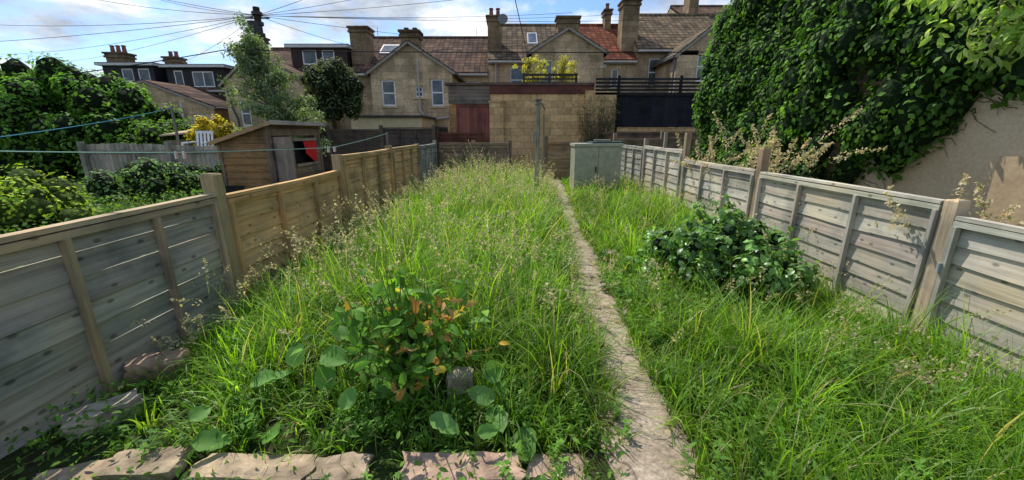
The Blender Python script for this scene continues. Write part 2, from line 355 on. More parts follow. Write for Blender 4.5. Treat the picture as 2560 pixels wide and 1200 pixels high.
mb.obj('side_boards',WY,sh)
mb=MB()
y=dy0
while y<dy1-.02:
    mb.box(x1+.025,x1+.045,y,min(y+.105,dy1),-.25,1.12,jit((.33,.29,.245),.2)); y+=.11
mb.beam((x1+.054,dy0+.02,.1),(x1+.054,dy1-.02,.1),.02,.07,(.3,.27,.22)); mb.beam((x1+.054,dy0+.02,.95),(x1+.054,dy1-.02,.95),.02,.07,(.3,.27,.22))
for (yy_,zz_) in ((y0,zr),(y1,zr)): mb.box(x1-.02,x1+.035,yy_-.035,yy_+.03,-.3,zz_-.01,(.2,.15,.11))
mb.box(x0-.02,x0+.03,y0-.035,y0+.03,-.3,zl-.02,(.2,.15,.11))
mb.beam((x1+.03,wy0,wz0),(x1+.03,wy1,wz0),.03,.05,(.3,.26,.2)); mb.beam((x1+.03,wy0,wz1),(x1+.03,wy1,wz1),.03,.05,(.3,.26,.2))
mb.obj('door_and_trim',WZ,sh)
mb=MB()
mb.hexa([(x0-.1,y0-.1,zl-.03),(x1+.14,y0-.1,zr+.045),(x1+.14,y1+.1,zr+.045),(x0-.1,y1+.1,zl-.03),(x0-.1,y0-.1,zl),(x1+.14,y0-.1,zr+.075),(x1+.14,y1+.1,zr+.075),(x0-.1,y1+.1,zl)],(.22,.17,.12))
mb.beam((x0-.11,y0-.112,zl-.03),(x1+.15,y0-.112,zr+.05),.02,.06,(.42,.27,.15)); mb.beam((x1+.152,y0-.11,zr+.06),(x1+.152,y1+.11,zr+.06),.02,.07,(.42,.38,.32))
mb.obj('roof',WX,sh)
mb=MB(); mb.box(x1-.09,x1-.07,wy0,wy1,wz0,wz1,(.006,.006,.007))
cp=[(wy0+.33,wz1),(wy1,wz1),(wy1,wz0+.05),(wy1-.12,wz0+.02),(wy1-.25,wz0+.10),(wy0+.42,wz0+.2)]
mb.poly([(x1+.027,a,b) for a,b in cp],(.65,.025,.025)); mb.obj('window_with_red_curtain',PLAIN,sh)
mb=MB(); mb.box(x0-.005,x0+.3,y0-.045,y0-.03,-.2,.30,(.01,.01,.01)); mb.obj('hatch',PLAIN,sh)
s2=empty('small_shed'); mb=MB(); mb.hexa([(-10.3,11,1.0),(-8.6,11,1.16),(-8.4,12.2,1.35),(-10.0,12.2,1.2),(-10.3,11,1.04),(-8.6,11,1.2),(-8.4,12.2,1.39),(-10.0,12.2,1.24)],(.45,.36,.25)); mb.obj('roof',WX,s2)
mb=MB(); mb.box(-10.1,-8.75,11.1,12,-.1,.99,(.22,.18,.13)); mb.obj('walls',WX,s2)
pc=empty('plastic_garden_chair'); mb=MB(); WH=(.7,.72,.75)
cx,cy,cz=-7.55,9.9,.33
for dx in (-.2,.2):
    for dy in (-.2,.2): mb.beam((cx+dx,cy+dy,cz-.5),(cx+dx*.9,cy+dy*.9,cz+.42),.04,.04,WH)
for k in range(5): mb.box(cx-.2,cx+.2,cy-.2+k*.083,cy-.13+k*.083,cz+.42,cz+.445,WH)
for k in range(5): mb.beam((cx-.18+k*.09,cy+.2,cz+.45),(cx-.18+k*.09,cy+.27,cz+.85),.05,.02,WH)
mb.beam((cx-.22,cy+.27,cz+.87),(cx+.22,cy+.27,cz+.87),.03,.06,WH)
for dx in (-.23,.23): mb.beam((cx+dx,cy-.2,cz+.62),(cx+dx,cy+.25,cz+.64),.045,.025,WH); mb.beam((cx+dx,cy-.2,cz+.42),(cx+dx,cy-.2,cz+.62),.03,.03,WH)
mb.obj('chair',PLAIN,pc)
# ------------------------------------------------------------------ garage, black fence, lane
ga=empty('stone_garage'); mb=MB(); Yg=14.0
W1=(1,1,1)
mb.box(-.73,2.65,Yg,Yg+.3,-.2,2.41,W1); mb.box(-.75,-.28,Yg-.12,Yg-.002,-.2,2.14,(.95,.95,.95)); mb.box(-.78,-.25,Yg-.15,Yg-.001,2.142,2.2,(.8,.8,.8))
mb.box(2.4,3.45,Yg-.25,Yg-.003,-.2,2.5,(.92,.92,.92)); mb.box(-2.1,-1.82,Yg,Yg+.3,-.2,2.05,(.6,.5,.45)); mb.box(-2.1,2.6,Yg+.31,Yg+4.5,-.2,2.3,(.8,.8,.8))
mb.obj('block_wall',BLOCK,ga)
mb=MB()
x=-1.8
while x<-.78: mb.box(x,x+.125,Yg+.02,Yg+.05,-.1,2.02,jit((.24,.095,.075),.25)); x+=.13
mb.box(-1.86,-.76,Yg-.01,Yg+.1,2.02,2.09,(.2,.08,.06)); mb.box(-1.86,-1.80,Yg-.01,Yg+.1,-.1,2.02,(.2,.08,.06))
mb.obj('timber_door',WZ,ga)
mb=MB()
for i in range(5): mb.box(-2.1,-.73,Yg-.03-.004*(i%2),Yg+.05,2.1+i*.115,2.21+i*.115,jit((.22,.175,.15),.25))
mb.box(-2.2,2.7,Yg-.09,Yg+.2,2.68,2.76,(.15,.10,.08))
mb.box(-.73,2.7,Yg-.05,Yg+.2,2.42,2.675,(.15,.06,.05))
mb.obj('fascia_boards',WX,ga)
mb=MB(); mb.box(-2.15,2.65,Yg+.205,Yg+4.6,2.62,2.70,(.07,.07,.07)); mb.obj('flat_roof',ROCK,ga)
pl=empty('bamboo_planter'); mb=MB()
mb.box(.4,2.1,14.4,14.75,2.705,2.83,(.05,.04,.035)); mb.beam((.35,14.35,3.05),(2.2,14.35,3.05),.04,.07,(.06,.05,.045)); mb.beam((.35,14.35,2.92),(2.2,14.35,2.92),.03,.05,(.06,.05,.045))
for x in (.4,1.25,2.15): mb.box(x-.03,x+.03,14.3,14.4,2.7,3.1,(.06,.05,.045))
mb.obj('trough_and_rail',WX,pl)
bf=empty('black_slatted_fence'); mb=MB()
for i in range(5): mb.box(2.7,7.6,Yg+.1-.35,Yg+.13-.35,2.37+i*.11,2.44+i*.11,jit((.03,.03,.034),.2))
x=3.45
while x<7.6: mb.box(x,x+.145,Yg-.35,Yg-.33,1.36,2.35,jit((.022,.024,.032),.2)); x+=.15
for x in (3.4,5.4,7.4): mb.box(x,x+.08,Yg-.3,Yg-.22,.5,2.95,(.02,.02,.024))
mb.box(3.4,7.6,Yg-.4,Yg-.3,2.33,2.37,(.02,.02,.02)); mb.obj('slats',WX,bf)
gw=empty('stone_wall'); mb=MB(); mb.box(3.46,7.7,Yg-.32,Yg-.05,-.2,1.35,W1); mb.obj('wall',BLOCK,gw)
cb_=empty('storage_cabinet'); mb=MB(); cx0,cx1,cy0,cy1=1.22,2.12,7.9,8.5; CC=(.37,.365,.27)
mb.box(cx0,cx1,cy0,cy1,-.03,.93,CC); mb.box(cx0-.02,cx1+.02,cy0-.03,cy1+.02,.935,.985,(.40,.40,.31))
for a,b in ((cx0+.02,(cx0+cx1)/2-.008),((cx0+cx1)/2+.008,cx1-.02)):
    mb.box(a,b,cy0-.018,cy0-.002,.0,.91,(.38,.375,.275)); mb.box(a+.05,b-.05,cy0-.024,cy0-.0185,.08,.84,(.35,.35,.26))
mb.box((cx0+cx1)/2-.05,(cx0+cx1)/2-.03,cy0-.045,cy0-.02,.4,.55,(.05,.05,.05))
mb.obj('cabinet',METAL,cb_)
mb=MB(); mb.box(1.55,2.15,8.0,8.4,.99,1.02,(.02,.07,.06),.1); mb.box(1.62,1.95,8.05,8.3,1.021,1.06,(.25,.22,.17),-.2); mb.tube([(1.45,8.0,1.0),(1.6,8.03,1.005),(1.7,8.1,1.03)],.012,(.3,.3,.3)); mb.obj('clutter_on_lid',METAL,cb_)
wp=empty('washing_line_post'); mb=MB()
mb.tube([(.44,7.3,-.1),(.45,7.3,.8),(.455,7.3,1.72)],[.042,.040,.036],(.30,.28,.21),10)
mb.box(.55,.585,7.42,7.455,-.1,1.5,(.28,.23,.16)); mb.obj('post',WZ,wp)
mb=MB(); mb.tube([(.40,7.25,1.66),(.52,7.3,1.68),(.58,7.42,1.58)],.014,(.2,.2,.2)); mb.box(.40,.51,7.24,7.36,1.72,1.745,(.12,.12,.11)); mb.tube([(.40,7.25,1.2),(.37,7.24,1.0)],.012,(.2,.2,.2))
mb.obj('pulley_and_cleat',METAL,wp)
def sag(a,b,s,n=14):
    a=Vector(a);b=Vector(b); return [tuple(a.lerp(b,t/n)-Vector((0,0,4*s*(t/n)*(1-t/n)))) for t in range(n+1)]
wl=empty('washing_line'); mb=MB()
mb.tube(sag((-4.1,2.6,1.10),(-4.16,5,.96),.01)+sag((-4.16,5,.955),(-3.07,7,.945),.005)[1:]+sag((-3.07,7,.945),(-2.75,9.1,1.17),.01)[1:],.0055,(.32,.55,.45),5); mb.obj('green_line',PLAIN,wl)
mb=MB(); mb.tube(sag((-4.6,3.2,1.09),(-8.1,10,1.76),.05),.006,(.03,.22,.30),5); mb.obj('blue_line',PLAIN,wl)
mb=MB()
for (x,y,z) in ((-4.12,5,.94),(-4.06,5.05,.94),(-3.12,6.95,.93),(-3.06,7.05,.93)): mb.box(x-.012,x+.012,y-.008,y+.008,z-.06,z+.03,(.7,.7,.68)); mb.box(x+.014,x+.03,y-.008,y+.008,z-.05,z+.02,(.6,.35,.3))
mb.obj('pegs',PLAIN,wl)
mb=MB(); mb.tube([(-2.78,9.1,-.1),(-2.75,9.1,1.2)],.025,(.2,.17,.14)); mb.tube([(-4.1,2.6,-.1),(-4.1,2.6,1.12)],.025,(.2,.17,.14)); mb.tube([(-8.1,10,-.1),(-8.1,10,1.78)],.03,(.2,.17,.14)); mb.obj('line_stakes',PLAIN,wl)
mb=MB(); mb.tube(sag((.45,7.3,1.72),(-.7,-2,3.44),.05),.004,(.05,.05,.05),5); mb.obj('line_from_post',PLAIN,wl)
tp=empty('telegraph_pole'); mb=MB(); PX,PY,PZ=-8.6,15,5.0
mb.tube([(PX,PY,-.2),(PX,PY,2.5),(PX,PY,5.25)],[.15,.13,.105],(.045,.035,.03),10); mb.obj('pole',BARK,tp)
mb=MB()
for z in (4.35,4.7,5.0): mb.tube([(PX,PY,z),(PX,PY,z+.1)],.17,(.03,.03,.03),10)
mb.box(PX-.26,PX+.1,PY-.2,PY-.05,4.45,4.8,(.02,.02,.02)); mb.box(PX+.02,PX+.25,PY-.2,PY-.05,4.0,4.3,(.02,.02,.02)); mb.box(PX-.4,PX+.4,PY-.03,PY+.03,4.9,4.94,(.03,.03,.03)); mb.obj('terminal_boxes',METAL,tp)
ow=empty('overhead_telephone_wires'); mb=MB()
ends=[(-23.2,20,5.88),(-35.3,30,6.4),(-44,40,7.4),(-18.5,20,6.9),(-15.7,20,6.9),(-14,17,6.3),(-3.0,16.5,5.9),(-5.2,16,5.9),(-6.8,16,6.0),(-1.2,24,6.0),(6.2,25,7.6),(-8.4,24,5.7),(-18.4,24,4.9),(12.8,25,7.5),(-26,18,4.6),(3,22,6.9)]
for e_ in ends:
    a=Vector((PX,PY,PZ)); b=Vector(e_); k=1.6 if abs(b.y-PY)<3 else 1.0; b2=a+(b-a)*k
    mb.tube(sag(a,b2,.012*(b2-a).length*.8),.008,(.03,.03,.035),4,False)
mb.tube(sag((-13,10,2.2),(-6.6,10,3.02),.05)+sag((-6.6,10,3.02),(5.3,10,2.98),.03)[1:],.011,(.01,.01,.01),5,False)
mb.obj('wires',PLAIN,ow)
# ------------------------------------------------------------------ houses
def wallgrid(mb,x0,x1,z0,z1,y,ops,col=(1,1,1),dep=.14):
    X=sorted(set([x0,x1]+[v for o in ops for v in o[:2]])); Zs=sorted(set([z0,z1]+[v for o in ops for v in o[2:4]]))
    for i in range(len(X)-1):
        for j in range(len(Zs)-1):
            cx,cz=(X[i]+X[i+1])/2,(Zs[j]+Zs[j+1])/2
            if any(o[0]<cx<o[1] and o[2]<cz<o[3] for o in ops): continue
            mb.poly([(X[i],y,Zs[j]),(X[i+1],y,Zs[j]),(X[i+1],y,Zs[j+1]),(X[i],y,Zs[j+1])],col)
    for a,b,c,d in ops:
        mb.poly([(a,y,c),(a,y,d),(a,y+dep,d),(a,y+dep,c)],col); mb.poly([(b,y,c),(b,y+dep,c),(b,y+dep,d),(b,y,d)],col)
        mb.poly([(a,y,d),(b,y,d),(b,y+dep,d),(a,y+dep,d)],col); mb.poly([(a,y,c),(a,y+dep,c),(b,y+dep,c),(b,y,c)],col)
def window(mf,mg,ms,a,b,c,d,y,dep=.10,bars=1,mul=0):
    f=.065; y0,y1=y+dep-.05,y+dep; Wc=(.8,.8,.78)
    mf.box(a,a+f,y0,y1,c,d,Wc); mf.box(b-f,b,y0,y1,c,d,Wc); mf.box(a+f,b-f,y0,y1,d-f,d,Wc); mf.box(a+f,b-f,y0,y1,c,c+f,Wc)
    if bars: mf.box(a+f,b-f,y0+.01,y1-.002,(c+d)/2-.03,(c+d)/2+.03,Wc)
    for k in range(mul):
        xx=a+(b-a)*(k+1)/(mul+1); mf.box(xx-.03,xx+.03,y0+.012,y1-.004,c+f,d-f,Wc)
    mg.poly([(a+f*.5,y1-.02,c),(b-f*.5,y1-.02,c),(b-f*.5,y1-.02,d),(a+f*.5,y1-.02,d)],(1,1,1))
    if ms is not None: ms.box(a-.08,b+.08,y-.06,y+dep-.052,c-.09,c-.004,(1.15,1.15,1.1)); ms.box(a-.12,b+.12,y-.015,y+.02,d+.004,d+.16,(1.12,1.1,1.05))
def slab(mb,a,b,c,d,t,col):
    A=[Vector(p) for p in (a,b,c,d)]; n=(A[1]-A[0]).cross(A[3]-A[0]).normalized()*t
    if n.z<0: n=-n
    mb.hexa([tuple(p) for p in A]+[tuple(p+n) for p in A],col)
def chimney(par,x0,x1,y0,y1,z0,z1,pots=2,potc=(.30,.13,.08),ph=.35,name='chimney'):
    m=MB(); m.box(x0,x1,y0,y1,z0,z1-.32,(.52,.5,.48)); m.box(x0-.07,x1+.07,y0-.07,y1+.07,z1-.318,z1-.2,(.42,.40,.38)); m.box(x0-.03,x1+.03,y0-.03,y1+.03,z1-.198,z1-.1,(.36,.34,.32)); m.box(x0-.1,x1+.1,y0-.1,y1+.1,z1-.098,z1,(.32,.30,.29))
    m.obj(name,STONE,par); m=MB()
    for k in range(pots):
        x=x0+(x1-x0)*(k+.5)/pots; yy=(y0+y1)/2
        m.tube([(x,yy,z1-.01),(x,yy,z1+ph*.85),(x,yy,z1+ph*.86),(x,yy,z1+ph)],[.13,.10,.13,.12],potc,10)
    if pots: m.obj(name+'_pots',ROCK,par)
class House:
    def __init__(s,name='stone_house'):
        s.e=empty(name); s.w=MB();s.r=MB();s.f=MB();s.g=MB();s.p=MB()
    def main(s,x0,x1,yf,yr,zb,ze,zr,ops,rc,rc2=None,split=None):
        wallgrid(s.w,x0,x1,zb,ze,yf,ops); yb=2*yr-yf
        for o in ops: window(s.f,s.g,s.w,*o,yf)
        for x in (x0,x1): s.w.poly([(x,yf,zb),(x,yb,zb),(x,yb,ze),(x,yr,zr),(x,yf,ze)],(.8,.8,.8))
        k=(zr-ze)/(yr-yf); y0=yf-.3; z0=ze-.3*k+.04
        segs=[(x0,x1,rc)] if not split else [(x0,split-.001,rc),(split+.001,x1,rc2)]
        for a,b,c in segs:
            slab(s.r,(a,y0,z0),(b,y0,z0),(b,yr,zr+.04),(a,yr,zr+.04),.1,c)
            slab(s.r,(a,yb+.3,z0),(b,yb+.3,z0),(b,yr+.002,zr+.04),(a,yr+.002,zr+.04),.1,c)
            s.r.tube([(a,yr,zr+.15),(b,yr,zr+.15)],.11,tuple(q*1.1 for q in c),8)
        s.p.box(x0,x1,y0-.09,y0-.005,z0-.07,z0+.02,(.55,.54,.5)); s.p.box(x0,x1,y0+.02,yf-.01,z0-.10,z0-.06,(.6,.6,.58))
    def wing(s,x0,x1,y0,y1,zb,ze,ax,az_,ops,rc,zeR=None):
        zeR=ze if zeR is None else zeR; zm=min(ze,zeR)
        wallgrid(s.w,x0,x1,zb,zm,y0,ops)
        pts=[(x0,y0,zm),(x1,y0,zm)]+([(x1,y0,zeR)] if zeR>zm else [])+[(ax,y0,az_)]+([(x0,y0,ze)] if ze>zm else [])
        s.w.poly(pts,(1,1,1))
        for o in ops: window(s.f,s.g,s.w,*o,y0)
        s.w.poly([(x0,y0,zb),(x0,y1,zb),(x0,y1,ze),(x0,y0,ze)],(.85,.85,.85)); s.w.poly([(x1,y0,zb),(x1,y1,zb),(x1,y1,zeR),(x1,y0,zeR)],(.85,.85,.85))
        o_=.14; yf=y0-.12
        if ax>x0+.05:
            k=(az_-ze)/(ax-x0); slab(s.r,(x0-o_,yf,ze-o_*k+.02),(x0-o_,y1,ze-o_*k+.02),(ax-.001,y1,az_+.02),(ax-.001,yf,az_+.02),.09,rc); s.p.beam((x0-o_,yf-.015,ze-o_*k),(ax,yf-.015,az_),.03,.1,(.30,.27,.23))
            s.p.tube([(x0-o_-.05,yf,ze-o_*k),(x0-o_-.05,y1,ze-o_*k)],.06,(.1,.1,.1),8)
        if ax<x1-.05:
            k=(az_-zeR)/(x1-ax); slab(s.r,(x1+o_,yf,zeR-o_*k+.02),(x1+o_,y1,zeR-o_*k+.02),(ax+.001,y1,az_+.02),(ax+.001,yf,az_+.02),.09,rc); s.p.beam((x1+o_,yf-.015,zeR-o_*k),(ax,yf-.015,az_),.03,.1,(.30,.27,.23))
            s.p.tube([(x1+o_+.05,yf,zeR-o_*k),(x1+o_+.05,y1,zeR-o_*k)],.06,(.1,.1,.1),8)
    def pipe(s,pts,c=(.35,.35,.34)): s.p.tube(pts,.045,c,8)
    def dormer(s,x0,x1,y0,y1,z0,z1,cl,ops):
        m=MB(); wallgrid(m,x0,x1,z0,z1,y0,ops,cl,.1)
        for o in ops: window(s.f,s.g,None,*o,y0,.08,0,1 if o[1]-o[0]>.9 else 0)
        for x in (x0,x1): m.poly([(x,y0,z0),(x,y1,z0),(x,y1,z1),(x,y0,z1)],cl)
        m.box(x0-.2,x1+.2,y0-.25,y1,z1+.14,z1+.18,(.06,.06,.065)); m.obj('dormer_cladding',PLAIN,s.e)
        s.p.box(x0-.2,x1+.2,y0-.26,y0-.22,z1,z1+.139,(.6,.6,.58)); s.p.box(x0-.2,x1+.2,y0-.215,y1-.01,z1+.002,z1+.137,(.5,.5,.48))
    def done(s):
        s.w.obj('walls',STONE,s.e); s.r.obj('roof',TILE,s.e)
        if s.f.V: s.f.obj('window_frames',PLAIN,s.e); s.g.obj('window_glass',GLASS,s.e)
        if s.p.V: s.p.obj('gutters_and_pipes',PLAIN,s.e)
    def skylight(s,xa,xb,yf,ze,yr,zr,t0,t1):
        P=lambda x,t,o:(x,yf+(yr-yf)*t,ze+(zr-ze)*t+.15+o)
        s.f.hexa([P(xa,t0,0),P(xb,t0,0),P(xb,t1,0),P(xa,t1,0),P(xa,t0,.07),P(xb,t0,.07),P(xb,t1,.07),P(xa,t1,.07)],(.5,.5,.5))
        q=.07; s.g.poly([P(xa+q,t0+.03,.078),P(xb-q,t0+.03,.078),P(xb-q,t1-.03,.078),P(xa+q,t1-.03,.078)],(1,1,1))
BR=(.155,.105,.085); RD=(.23,.085,.055); GB=(.18,.14,.105)
h=House(); h.main(-9.0,-1.35,24,28,-1,4.44,6.85,[(-2.7,-1.7,3.0,3.95)],BR)
h.wing(-6.6,-2.79,20,24,-1,3.9,-4.75,5.15,[(-6.14,-5.49,2.4,3.55),(-4.56,-4.19,2.79,3.29),(-3.81,-3.22,2.4,3.6)],BR)
h.skylight(-7.9,-6.9,24,4.44,28,6.85,.45,.72); h.pipe([(-4.35,19.9,4.4),(-4.35,19.9,2.2),(-3.9,19.9,1.6),(-3.9,19.9,-1)],(.42,.4,.36)); h.pipe([(-2.9,19.9,1.9),(-4.0,19.9,1.75)],(.4,.4,.4))
h.done(); chimney(h.e,-5.15,-4.35,20.3,21,4.6,5.75,2,(.12,.1,.09),.15); chimney(h.e,-9.1,-8.1,24.6,25.6,4.2,6.9,2,(.2,.17,.15),.12)
m=MB(); m.box(-6.7,-3.6,17,19.95,1.78,1.86,(.06,.06,.065)); m.box(-6.6,-3.7,17.1,19.95,-1,1.77,(.60,.52,.32)); m.obj('rear_extension',PLAIN,h.e)
m=MB(); 
for x in (-7.6,-2.0): m.box(x-.01,x+.01,24.9,24.92,5.0,6.9,(.1,.1,.1))
m.obj('tv_aerial_mast',METAL,h.e)
h=House(); h.main(-1.33,6.85,24,28,-1,5.1,7.57,[(-.11,.75,3.3,4.75),(4.2,4.95,3.6,4.8),(5.55,5.95,3.6,4.6)],GB,RD,3.6)
h.wing(.96,4.43,21,24,-1,4.95,2.7,5.95,[(1.3,2.0,3.3,4.6),(2.2,2.75,3.3,4.4)],GB)
h.skylight(.9,1.5,24,5.1,28,7.57,.35,.7); h.pipe([(4.7,23.9,5.0),(4.7,23.9,-1)]); h.pipe([(-.9,23.9,5.0),(-.9,23.9,-1)],(.5,.5,.48))
h.done(); chimney(h.e,2.2,3.2,21.2,21.9,5.3,6.55,0); chimney(h.e,-1.36,-.6,24.6,25.5,4.6,7.45,2,(.28,.13,.09),.45); chimney(h.e,6.15,7.05,24.6,25.6,4.6,8.25,3,(.25,.13,.09),.2)
m=MB(); m.tube([(-.5,24.5,6.9),(-.5,24.3,7.15)],.02,(.1,.1,.1)); m.tube([(-.5,24.3,7.15),(-.5,24.22,7.17)],[.05,.28],(.2,.2,.2),14); m.tube([(5.12,23.93,4.75),(5.12,23.9,4.75)],.13,(.7,.7,.7),12); m.obj('satellite_dish',METAL,h.e)
h=House(); h.main(6.87,13.8,24,28,-1,5.65,8.15,[(7.6,8.5,3.7,5.15)],(.21,.165,.115))
h.wing(8.0,10.6,21,24,-1,4.8,9.5,6.0,[(9.0,9.65,3.6,5.0)],(.18,.15,.115)); h.pipe([(8.75,23.9,5.4),(8.75,23.9,0)]); h.pipe([(7.85,20.9,4.6),(7.85,20.9,0)],(.12,.12,.12)); h.done()
chimney(h.e,5.75,6.12,27.4,28.2,6.5,8.5,1,(.3,.13,.08),.4)
h=House(); h.main(11.7,22,28,33,-1,7.6,10.0,[],BR); h.skylight(14.2,15.2,28,7.6,33,10.0,.25,.45); h.done(); chimney(h.e,11.5,12.1,29,30,7,10.5,1)
h=House('stone_house_with_dormer'); h.main(-15.4,-9.02,24,28,-1,4.3,6.2,[(-14.5,-13.8,2.2,3.4)],BR)
h.dormer(-12.3,-9.2,24.2,27.5,4.55,5.7,(.045,.027,.025),[(-11.7,-10.9,4.85,5.6),(-10.6,-9.9,4.85,5.6)])
h.wing(-14.2,-9.9,21,24,-1,3.5,-12.6,4.85,[(-13.6,-13.1,1.5,2.7),(-11.0,-10.4,1.4,2.5)],BR); h.pipe([(-14.0,20.9,3.3),(-13.9,20.9,2.4),(-13.7,20.9,1.8),(-13.7,20.9,0)],(.08,.08,.08)); h.done()
chimney(h.e,-14.9,-14.1,24.5,25.3,4.5,6.4,1,(.3,.14,.09),.5); chimney(h.e,-13.5,-12.8,21.2,21.8,4,5.3,0)
h=House('stone_house_with_dormer'); h.main(-25.4,-15.5,26,30,-1,3.7,5.2,[(-19.8,-19.1,.6,2.0)],BR)
h.dormer(-25.0,-21.9,26.3,29.5,4.0,5.1,(.024,.026,.033),[(-23.9,-23.2,4.2,4.95),(-22.9,-22.2,4.2,4.95)])
h.dormer(-20.9,-17.4,26.0,29.5,3.75,4.95,(.022,.022,.024),[(-20.5,-19.95,3.85,4.8),(-19.4,-18.1,3.85,4.75)])
h.wing(-20.1,-15.6,22,26,-1,3.5,-18.9,3.7,[(-18.6,-18.1,1.3,2.2),(-16.8,-16.0,.2,2.1)],(.13,.09,.075),zeR=2.45); h.pipe([(-18.95,21.9,3.3),(-18.95,21.9,-1)],(.6,.6,.6)); h.pipe([(-17.2,21.9,2.7),(-17.2,21.9,-1)],(.6,.6,.6)); h.done()
chimney(h.e,-25.3,-24.2,27,27.8,4.6,6.0,3,(.35,.15,.09),.45); chimney(h.e,-21.7,-21.0,27,27.8,4.6,5.75,2,(.35,.15,.09),.35); chimney(h.e,-16.4,-15.5,26.5,27.3,4.4,6.3,2,(.2,.15,.12),.3)
# ------------------------------------------------------------------ big rendered wall on right
rw=empty('rendered_boundary_wall'); MW=render_wall_mat()
mb=MB(); mb.box(4.8,5.1,1.0,9.3,-.3,4.2,W1); mb.obj('render',MW,rw)
mb=MB(); mb.box(4.72,4.797,1.0,3.95,-.3,.98,(.72,.70,.66)); mb.obj('lower_plinth',MW,rw)
# ------------------------------------------------------------------ foliage engine
T_D=(np.array([[0,0,0],[.45,.33,.08],[1,0,-.05],[.45,-.33,.08],[.5,0,0]],float),[np.array([[0,4,2,1],[0,3,2,4]])])
T_L=(np.array([[0,0,0],[.25,.16,.05],[.62,.17,.04],[1,0,-.14],[.62,-.17,.04],[.25,-.16,.05],[.3,0,0],[.68,0,-.02]],float),
     [np.array([[6,7,2,1],[5,4,7,6]]),np.array([[0,6,1],[0,5,6],[7,3,2],[7,4,3]])])
T_O=(T_L[0]*np.array([1,1.7,1.3]),T_L[1])
def broad():
    V=[];K=8
    for i in range(K+1):
        t=i/K; wv=.36*math.sin(math.pi*min(1,t*.92+.06))**.6*(1-.25*t)*(1+.06*(-1)**i) if 0<i<K else .01
        for s in (-1,-.5,0,.5,1): V.append((t,s*wv,.09*abs(s)-.28*(t-.4)**2+.02*math.sin(i*2.1+s*5)))
    F=[]
    for i in range(K):
        for j in range(4): a=i*5+j; F.append((a,a+5,a+6,a+1))
    return (np.array(V,float),[np.array(F)])
T_B=broad()
def leaves(pos,nor,size,col,tmpl,down=.3,rng=R):
    n=len(pos); nor=nor/np.linalg.norm(nor,axis=1,keepdims=True)
    a=rng.normal(size=(n,3)); a[:,2]-=down*2
    u=a-(a*nor).sum(1,keepdims=True)*nor; u/=np.linalg.norm(u,axis=1,keepdims=True)+1e-9
    v=np.cross(nor,u); T,Fs=tmpl; k=len(T)
    V=pos[:,None,:]+size[:,None,None]*(T[None,:,0:1]*u[:,None,:]+T[None,:,1:2]*v[:,None,:]+T[None,:,2:3]*nor[:,None,:])
    F=[(f[None]+ (np.arange(n)*k)[:,None,None]).reshape(-1,f.shape[1]) for f in Fs]
    return V.reshape(-1,3),F,np.repeat(col,k,axis=0)
class Acc:
    def __init__(s): s.V=[];s.F={};s.C=[];s.n=0
    def add(s,V,F,C):
        for f in F: s.F.setdefault(f.shape[1],[]).append(f+s.n)
        s.V.append(V);s.C.append(C);s.n+=len(V)
    def obj(s,name,mat,parent=None): return np_mesh(name,np.concatenate(s.V),[np.concatenate(v) for v in s.F.values()],np.concatenate(s.C),mat,parent)
def palette(n,cols,rng=R,var=.25):
    cols=np.array(cols); c=cols[rng.integers(0,len(cols),n)]; return c*(1+rng.uniform(-var,var,(n,1)))
def cloud(acc,cen,rad,per,size,cols,tmpl=T_D,up=.4,surf=.75,down=.3,jn=.5,cvar=.3):
    cen=np.asarray(cen,float); rad=np.asarray(rad,float); m=len(cen)
    if rad.ndim==1: rad=np.repeat(rad[:,None],3,1)
    idx=np.repeat(np.arange(m),per); n=len(idx)
    d=R.normal(size=(n,3)); d/=np.linalg.norm(d,axis=1,keepdims=True)
    r=R.uniform(surf,1.08,(n,1))**.7
    pos=cen[idx]+d*r*rad[idx]
    nor=d+np.array([0,0,up])+R.normal(size=(n,3))*jn*.6
    cv=(1+R.uniform(-cvar,cvar,m))[idx][:,None]
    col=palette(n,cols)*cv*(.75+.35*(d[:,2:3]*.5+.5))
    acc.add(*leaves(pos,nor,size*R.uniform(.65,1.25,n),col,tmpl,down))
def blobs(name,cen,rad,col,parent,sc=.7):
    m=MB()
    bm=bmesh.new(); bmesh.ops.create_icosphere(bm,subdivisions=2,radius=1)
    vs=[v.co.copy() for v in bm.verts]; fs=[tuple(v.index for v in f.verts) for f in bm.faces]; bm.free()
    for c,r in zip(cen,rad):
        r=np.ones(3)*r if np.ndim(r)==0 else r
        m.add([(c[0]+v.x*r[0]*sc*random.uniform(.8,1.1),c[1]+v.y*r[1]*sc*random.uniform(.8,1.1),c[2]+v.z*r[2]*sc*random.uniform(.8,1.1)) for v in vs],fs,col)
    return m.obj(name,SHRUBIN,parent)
# --- ivy on wall
iv=empty('ivy'); acc=Acc(); cen=[];rad=[]
tries=0
while len(cen)<640 and tries<9000:
    tries+=1
    y=R.uniform(1.2,9.6); z=R.uniform(.1,5.2)
    low=.60+(5.35-y)*.78
    low+= .10*math.sin(y*6)
    if z<low+.12: continue
    if z>4.6-(max(0,y-8.2))*1.1: continue
    bul=.15+.22*min(1,(z-low)/.8)+.14*math.sin(y*1.9)*math.sin(z*1.7+1)+.12*R.uniform(-1,1)
    if z<low+.35: bul*=.4
    cen.append((4.8-bul,y,z)); rad.append((.17+.06*R.random(),.17+.09*R.random(),.24+.12*R.random()))
for i in range(90): cen.append((4.8+R.uniform(-.2,.5),9.35+R.uniform(0,.35),R.uniform(0,3.6))); rad.append((.25,.25,.3))
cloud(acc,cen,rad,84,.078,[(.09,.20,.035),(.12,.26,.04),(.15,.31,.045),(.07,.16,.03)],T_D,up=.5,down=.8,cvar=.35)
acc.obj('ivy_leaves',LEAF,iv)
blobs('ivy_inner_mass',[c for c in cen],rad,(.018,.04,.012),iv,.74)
mb=MB()
